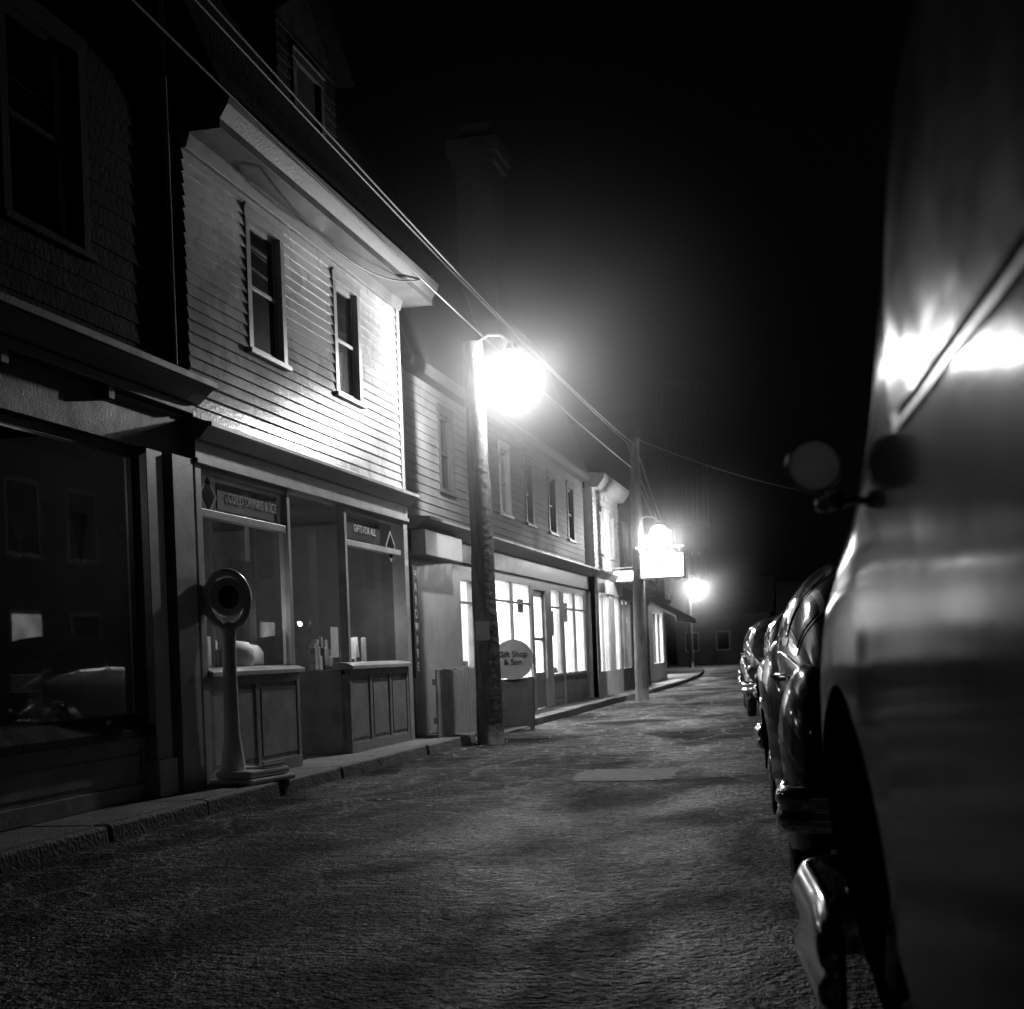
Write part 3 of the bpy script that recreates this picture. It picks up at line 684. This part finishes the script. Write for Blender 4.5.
# ---------------------------------------------------------------- weighing scale
S=empty("penny_weighing_scale",(-5.07,11.40,.125),math.radians(-12))
b=MB(); b.box(-.16,.28,-.30,.38,.0,.05); b.obj("base_foot",M_scale,S,.02)
b=MB(); b.box(-.13,.25,-.26,.34,.052,.12); b.obj("base",M_scale,S,.025)
b=MB(); b.box(-.02,.23,-.02,.31,.122,.15); b.obj("platform",M_chrome,S,.012)
lathe("column",[(.11,.12),(.10,.2),(.070,.42),(.062,.8),(.060,1.2),(.068,1.32),(.085,1.38),(.03,1.41)],M_scale,S,'Z',(-.03,-.12,0),28)
HD=empty("scale_head",(-.03,-.12,1.60),math.radians(-26)); HD.parent=S
ring("head_ring",(0,0,0),.20,.24,.038,M_scale,HD,((0,1,0),(0,0,1)))
lathe("dial_case",[(0,-.03),(.155,-.03),(.17,-.02),(.17,.02),(.155,.03),(0,.03)],M_scale,HD,'X',(0,0,.02),28)
lathe("dial_face",[(0,.0),(.10,.0),(.10,-.01)],M_dglass,HD,'X',(.035,0,.02),28)

# ---------------------------------------------------------------- 1940s sedan
def cr(keys,t):
    ys=[k[0] for k in keys]; t=min(max(t,ys[0]),ys[-1])
    i=max(0,min(len(keys)-2,int(np.searchsorted(ys,t,side='right'))-1))
    y0,y1=ys[i],ys[i+1]; u=(t-y0)/(y1-y0); out=[]
    for c in range(1,len(keys[0])):
        p0,p1=keys[i][c],keys[i+1][c]
        m0=(keys[i+1][c]-keys[i-1][c])/(ys[i+1]-ys[i-1]) if i>0 else (p1-p0)/(y1-y0)
        m1=(keys[i+2][c]-keys[i][c])/(ys[i+2]-ys[i]) if i<len(keys)-2 else (p1-p0)/(y1-y0)
        h=y1-y0
        out.append((2*u**3-3*u**2+1)*p0+(u**3-2*u**2+u)*h*m0+(-2*u**3+3*u**2)*p1+(u**3-u**2)*h*m1)
    return out
BODY=[(0,.34,.62,.80),(.12,.56,.72,.93),(.45,.74,.92,1.13),(.9,.81,1.0,1.38),(1.5,.84,1.03,1.60),(2.1,.845,1.04,1.68),(2.7,.84,1.04,1.65),(2.98,.83,1.04,1.54),(3.28,.79,1.03,1.19),(3.5,.72,.99,1.15),(3.9,.60,.90,1.11),(4.3,.50,.84,1.05),(4.58,.40,.80,.96),(4.72,.26,.76,.86)]
NEAR=[(0,.45,.7,.9),(.12,.70,.8,1.05),(.45,.83,.95,1.3),(.9,.875,1.1,1.88),(1.5,.89,1.14,2.08),(2.2,.898,1.15,2.12),(2.9,.90,1.15,2.11),(3.18,.903,1.13,2.06),(3.40,.908,1.1,1.72),(3.62,.916,1.02,1.56),(4.0,.92,.94,1.46),(4.35,.91,.88,1.36),(4.62,.83,.8,1.20),(4.80,.58,.75,1.0)]
def sedan(loc,rz,paint=None,NN=2.6,near=False,fz=1.0):
    paint=paint or M_paint; KE=NEAR if near else BODY; YE=KE[-1][0]
    C=empty("parked_car",loc,rz); EX=2.2 if near else 1.0
    def se(c,p): return (abs(c)**p)*(1 if c>=0 else -1)
    p_=2/NN
    def pt(y,phi):
        w,zb,zt=cr(KE,y); return Vector((w*se(math.cos(phi),p_),y,(zb+(zt-zb)*se(math.sin(phi),p_))))
    def S(y,phi,off=0):
        P=pt(y,phi)
        if off:
            e=.002 if near else .01; a=pt(y+.01,phi)-pt(y-.01,phi); b_=pt(y,phi+e)-pt(y,max(phi-e,.0005)); n=a.cross(b_)
            if n.length>1e-12:
                n.normalize(); c=Vector((0,y,cr(KE,y)[1]))
                if n.dot(P-c)<0: n=-n
                P=P+n*off
        return P
    V=[];F=[]; yy=np.linspace(0,YE,110 if near else 80); NP=64 if near else 40; low=[.30,.36,.5,.75]
    def sidef(z): return (.87+.13*math.sin(min(1,(z-.28)/.6)*math.pi/2)) if near else .93+.07*min(1,(z-.3)/.3)
    for y in yy:
        w,zb,zt=cr(KE,y); rg=[(-(w*sidef(z)),y,min(z,zb*.97)) for z in low]
        for k in range(NP+1):
            s_=2*k/NP
            ph=(math.pi/2)*(s_**EX) if s_<=1 else math.pi-(math.pi/2)*((2-s_)**EX)
            rg.append(tuple(S(y,math.pi-ph)))
        rg+=[(-x,y2,z) for x,y2,z in reversed(rg[:4])]
        V+=rg
    R=len(low)*2+NP+1
    for i in range(len(yy)-1):
        for k in range(R):
            k2=(k+1)%R; F.append((i*R+k,i*R+k2,(i+1)*R+k2,(i+1)*R+k))
    F.append(tuple(range(R))); F.append(tuple(reversed(range((len(yy)-1)*R,len(yy)*R))))
    body=mk("body",V,F,paint,C,True)
    def fixn(o):
        bm=bmesh.new(); bm.from_mesh(o.data); bmesh.ops.recalc_face_normals(bm,faces=bm.faces); bm.to_mesh(o.data); bm.free()
    def archcut(o,x0,x1,wy,wr,wz):
        cn=56;cv=[]
        for xx in (x0,x1):
            for k in range(cn):
                t=2*math.pi*k/cn; cv.append((xx,wy+wr*math.cos(t),wz+wr*math.sin(t)))
        cf=[tuple(range(cn)),tuple(reversed(range(cn,2*cn)))]+[(k,(k+1)%cn,cn+(k+1)%cn,cn+k) for k in range(cn)]
        cut=mk("cut",cv,cf,M_black,None); fixn(cut)
        pr=o.parent; o.parent=None
        md=o.modifiers.new("b","BOOLEAN"); md.object=cut; md.operation='DIFFERENCE'; md.solver='EXACT'; md.material_mode='TRANSFER'
        dg=bpy.context.evaluated_depsgraph_get(); me=bpy.data.meshes.new_from_object(o.evaluated_get(dg))
        o.modifiers.clear(); o.data=me; bpy.data.objects.remove(cut)
        try: me.set_sharp_from_angle(angle=math.radians(50))
        except Exception: pass
        o.parent=pr
    def patch(name,y0,y1,p0,p1,m,off,kk=.18,skew=0,mirror=False,ex=1.0):
        n=16;V=[];F=[]
        for i in range(n+1):
            for j in range(n+1):
                a=-1+2*i/n; b_=-1+2*j/n
                u=a*math.sqrt(1-kk*b_*b_*b_*b_) ; v=b_*math.sqrt(1-kk*a*a*a*a)
                u=u*.5+.5; v=v*.5+.5
                d=(p0**(1/ex)+(p1**(1/ex)-p0**(1/ex))*v)**ex if ex!=1 else p0+(p1-p0)*v
                if mirror: d=180-d
                V.append(S(y0+(y1-y0)*u+skew*v,math.radians(d),off))
        for i in range(n):
            for j in range(n): F.append((i*(n+1)+j,(i+1)*(n+1)+j,(i+1)*(n+1)+j+1,i*(n+1)+j+1))
        return mk(name,V,F,m,C,True)
    if near: lo,lo2,tp,dt,ex=2.0,1.75,(24,36,36),1.5,2.6; wins=(("quarter",1.02,1.42),("rear",1.52,2.22),("front",2.30,3.10)); tm=.014
    else: lo,lo2,tp,dt,ex=9,6,(36,47,47),4,1.0; wins=(("quarter",1.02,1.42),("rear",1.52,2.12),("front",2.22,2.86)); tm=.03
    gm=M_reflglass if near else M_cglass
    for s,mi in (("left",True),("right",False)):
        for (nm,a,c),top in zip(wins,tp):
            patch("window_trim_%s_%s"%(s,nm),a-tm,c+tm,lo2,top+dt,M_steel if near else M_chrome,.004,mirror=mi,ex=ex,kk=.06 if near else .18)
            patch("window_glass_%s_%s"%(s,nm),a,c,lo,top,gm,.009,mirror=mi,ex=ex,kk=.06 if near else .18)
    ws=.12 if near else 0
    for s,(a,c) in (("l",(97,150)),("r",(30,83))):
        patch("windshield_trim_"+s,2.97+ws,3.26+ws,a-2,c+2,M_chrome,.004,.1); patch("windshield_glass_"+s,2.995+ws,3.235+ws,a,c,M_cglass,.009,.1)
    for s,(a,c) in (("l",(94,125)),("r",(55,86))):
        patch("rear_window_trim_"+s,.92,1.27,a-2,c+2,M_chrome,.004,.3); patch("rear_window_glass_"+s,.95,1.24,a,c,M_cglass,.009,.3)
    tube("hood_ornament_strip",[S(y,math.pi/2)+Vector((0,0,.006)) for y in np.linspace(3.5,YE-.05,14)],.012,M_chrome,C,6)
    for sg in (1,-1):
        ph=math.radians(3) if sg>0 else math.radians(177)
        if not near: tube("belt_moulding",[S(y,ph,.004) for y in np.linspace(.6,4.3,30)],.006,M_chrome,C,6)
        for yd in (1.47,2.17,2.95)[:2 if near else 3]:
            pts=[Vector((sg*(cr(KE,yd)[0]*sidef(z)+.0),yd,z)) for z in (.34,.5,.7,.9)]
            tube("door_seam",pts,.004,M_black,C,4)
        for yd in (1.58,2.28)[:1 if near else 2]: tube("door_handle",[(sg*.85,yd,.98),(sg*.895,yd+.01,.98),(sg*.895,yd+.13,.98)],.012,M_chrome,C,8)
    def fender(name,keys,xc,sg,wy,wr,wz):
        V=[];F=[]; n=40; NP=20; ys=np.linspace(keys[0][0],keys[-1][0],n)
        for y in ys:
            w,zt,zb=cr(keys,y); w=max(w,.01); zt=max(zt*fz,zb+.02); rg=[]; zm=zb+(zt-zb)*.45
            for k in range(NP+1):
                ph=math.pi*k/NP; rg.append((xc*sg+w*se(math.cos(ph),.75),y,zm+(zt-zm)*se(math.sin(ph),.8)))
            rg.append((xc*sg-w*.93,y,zb)); rg.append((xc*sg+w*.93,y,zb)); V+=rg
        R=NP+3
        for i in range(n-1):
            for k in range(R):
                k2=(k+1)%R; F.append((i*R+k,i*R+k2,(i+1)*R+k2,(i+1)*R+k))
        F.append(tuple(range(R))); F.append(tuple(reversed(range((n-1)*R,n*R))))
        o=mk(name,V,F,paint,None,True); fixn(o)
        archcut(o,(xc+.06)*sg,(xc+.6)*sg,wy,wr,wz); o.parent=C; return o
    FK=[(3.0,.05,.62,.40),(3.2,.12,.76,.32),(3.6,.19,.92,.28),(4.0,.22,.97,.28),(4.3,.22,.95,.28),(4.6,.19,.86,.32),(4.75,.12,.74,.40),(4.8,.05,.66,.46)]
    RK=[(.12,.06,.60,.38),(.2,.12,.68,.32),(.5,.19,.82,.28),(.9,.21,.86,.28),(1.2,.19,.80,.28),(1.5,.13,.66,.32),(1.65,.05,.54,.38)]
    wr=.38 if near else .34
    if near: fixn(body)
    for sg,nm in ((-1,"left"),(1,"right")):
        if near:
            archcut(body,.6*sg,1.2*sg,3.86,.64,.44); archcut(body,.66*sg,1.2*sg,.92,.44,.42)
        else:
            fender("front_fender_"+nm,FK,.70,sg,4.0,wr+.05,wr)
            fender("rear_fender_"+nm,RK,.71,sg,.92,wr+.03,wr)
        for wy,wn in ((3.95,"front"),(.92,"rear")):
            h=.07; x=sg*(.74 if near else .80)
            lathe("tyre_%s_%s"%(wn,nm),[(wr*.62,-h),(wr*.8,-h*1.15),(wr*.95,-h),(wr,-h*.55),(wr,h*.55),(wr*.95,h),(wr*.8,h*1.15),(wr*.62,h)],M_rub,C,'X',(x,wy,wr),36)
            lathe("hub_%s_%s"%(wn,nm),[(wr*.64,0),(wr*.6,sg*h*.85),(wr*.5,sg*h*.5),(wr*.42,sg*h*.6),(wr*.36,sg*h*1.1),(wr*.15,sg*h*1.35),(0,sg*h*1.4)],M_chrome if not near else M_black,C,'X',(x,wy,wr),30)
        lathe("headlight_ring_"+nm,[(.085,-.06),(.10,.0),(.10,.02),(.088,.03)],M_chrome,C,'Y',(sg*.66,4.72,.80),24)
        lathe("headlight_lens_"+nm,[(0,.05),(.04,.045),(.088,.025)],M_dglass,C,'Y',(sg*.66,4.72,.80),24)
        lathe("tail_light_"+nm,[(0,-.05),(.03,-.045),(.045,-.02),(.05,.04)],M_steel,C,'Y',(sg*.70,.16,.66),16)
    b=MB()
    for i in range(8): b.box(-.34+.015*i,.34-.015*i,YE-.02-.012*i,YE+.025-.012*i,(.42+.055*i),(.44+.055*i))
    b.obj("grille",M_chrome,C,.004)
    def bumper(y,dirn,nm,hw=.93,zc=.50,back=.30,hs=1.0):
        path=[]; rc=.16
        for t in np.linspace(0,1,8): path.append((-hw+.02*(1-t),y-dirn*(rc+.12+back*(1-t)),(-1,0)))
        for t in np.linspace(0,math.pi/2,9)[1:]: path.append((-hw+rc-rc*math.cos(t),y-dirn*(rc+.12)+dirn*rc*math.sin(t),(-math.cos(t),dirn*math.sin(t))))
        for a in np.linspace(-1,1,21)[1:-1]: path.append((a*(hw-rc),y-dirn*.12*a*a,(0,dirn)))
        path+= [(-x,yy_,(-nx,ny)) for x,yy_,(nx,ny) in reversed(path[:16])]
        prof=[(-.012,-.09),(.012,-.088),(.034,-.06),(.036,-.03),(.022,-.012),(.022,.012),(.036,.03),(.034,.06),(.012,.088),(-.012,.09)]
        V=[];F=[];P=len(prof);N=len(path)
        for i,(x,yy_,(nx,ny)) in enumerate(path):
            e=min(i,N-1-i); sc=(.55,.85,.96,1)[min(e,3)]
            for (d,z) in prof: V.append((x+nx*d,yy_+ny*d,zc+z*sc*hs))
        for i in range(N-1):
            for k in range(P):
                k2=(k+1)%P; F.append((i*P+k,i*P+k2,(i+1)*P+k2,(i+1)*P+k))
        F.append(tuple(range(P))); F.append(tuple(reversed(range((N-1)*P,N*P))))
        o=mk("bumper_"+nm,V,F,M_chrome,C,True); fixn(o)
        for sx in (-.42,.42):
            tube("overrider_%s"%nm,[(sx,y+dirn*.02,zc-.15),(sx,y+dirn*.05,zc-.07),(sx,y+dirn*.055,zc+.05),(sx,y+dirn*.01,zc+.17)],.03,M_chrome,C,10)
            tube("bumper_iron_%s"%nm,[(sx,y-dirn*.0,zc-.02),(sx,y-dirn*.35,zc-.05)],.025,M_steel,C,6)
    if near: bumper(5.05,1,"front",.93,.52,.62,1.35); bumper(-.16,-1,"rear")
    else: bumper(4.98,1,"front"); bumper(-.16,-1,"rear")
    box("chassis",-.58,.58,.3,4.5,.22,.34,M_black,C)
    if not near:
        box("running_board_l",-.88,-.8,1.55,3.05,.30,.34,M_rub,C,.01); box("running_board_r",.8,.88,1.55,3.05,.30,.34,M_rub,C,.01)
    box("licence_plate",-.16,.16,-.02,-.012,.56,.68,M_paper,C)
    return C
rz=math.radians(4.5)
def place(lp,wp,rz):
    c,s=math.cos(rz),math.sin(rz); return (wp[0]-(lp[0]*c-lp[1]*s),wp[1]-(lp[0]*s+lp[1]*c),0)
car=sedan(place((-.92,4.0),(-.012,2.55),rz),rz,M_near,5.0,True)
def w2l(p):
    m=Matrix.Translation(car.location)@Matrix.Rotation(rz,4,'Z'); return m.inverted()@Vector(p)
c=w2l((-.020,2.1,1.41)); a=w2l((.04,2.08,1.355)); a2=w2l((.13,2.05,1.355))
M_lens=translucent("mirror_glass",.45)
lathe("mirror_back",[(0,.010),(.03,.009),(.036,.002)],M_lens,car,'Y',tuple(c),28)
lathe("mirror_face",[(0,-.001),(.036,-.001)],M_lens,car,'Y',tuple(c),28)
ring("mirror_rim",tuple(c),.038,.038,.003,M_chrome,car)
tube("mirror_arm",[(c.x+.01,c.y+.01,c.z-.036),(c.x+.02,c.y+.01,c.z-.056),tuple(a),tuple(a2)],.006,M_chrome,car,8)
lathe("mirror_clamp",[(0,-.014),(.012,-.012),(.014,0),(.012,.012),(0,.014)],M_chrome,car,'X',(a.x-.03,a.y,a.z),14)
lathe("mirror_knuckle",[(0,-.012),(.010,-.01),(.012,0),(.01,.01),(0,.012)],M_chrome,car,'X',(c.x+.012,c.y+.01,c.z-.056),14)
rz2=math.radians(4.2)
sedan(place((-.92,.92),(-.27,6.5),rz2),rz2,M_paint,2.6,False,1.25)
rz3=math.radians(4.5)
sedan(place((-.88,.92),(-.80,16.7),rz3),rz3,M_paint2)
sedan(place((-.88,.92),(-1.45,23.2),rz3),rz3,M_paint)
sedan(place((-.88,.92),(-2.0,31.5),rz3),rz3,M_paint2)

# ---------------------------------------------------------------- world
w=bpy.data.worlds.new("World"); scene.world=w; w.use_nodes=True; nt=w.node_tree
sk=nt.nodes.new("ShaderNodeTexSky"); sk.sky_type='NISHITA'; sk.sun_disc=False; sk.sun_elevation=math.radians(2); sk.sun_rotation=math.radians(200)
bw=nt.nodes.new("ShaderNodeRGBToBW"); bg=nt.nodes["Background"]; nt.links.new(sk.outputs[0],bw.inputs[0]); nt.links.new(bw.outputs[0],bg.inputs[0]); bg.inputs[1].default_value=.0006

# ---------------------------------------------------------------- camera
cd=bpy.data.cameras.new("Camera"); cam=bpy.data.objects.new("Camera",cd); COL.objects.link(cam); scene.camera=cam
cd.sensor_width=36; cd.lens=1400/1024*36; cd.shift_y=.147; cd.clip_start=.02; cd.clip_end=2000
cam.matrix_world=Matrix.Translation((0,0,1.15))@Matrix.Rotation(math.radians(13),4,'Z')@Matrix.Rotation(math.radians(90),4,'X')@Matrix.Rotation(math.radians(-2.2),4,'Z')
cd.dof.use_dof=True; cd.dof.focus_distance=9; cd.dof.aperture_fstop=5.0
scene.view_settings.view_transform='Standard'; scene.view_settings.look='None'; scene.view_settings.exposure=0
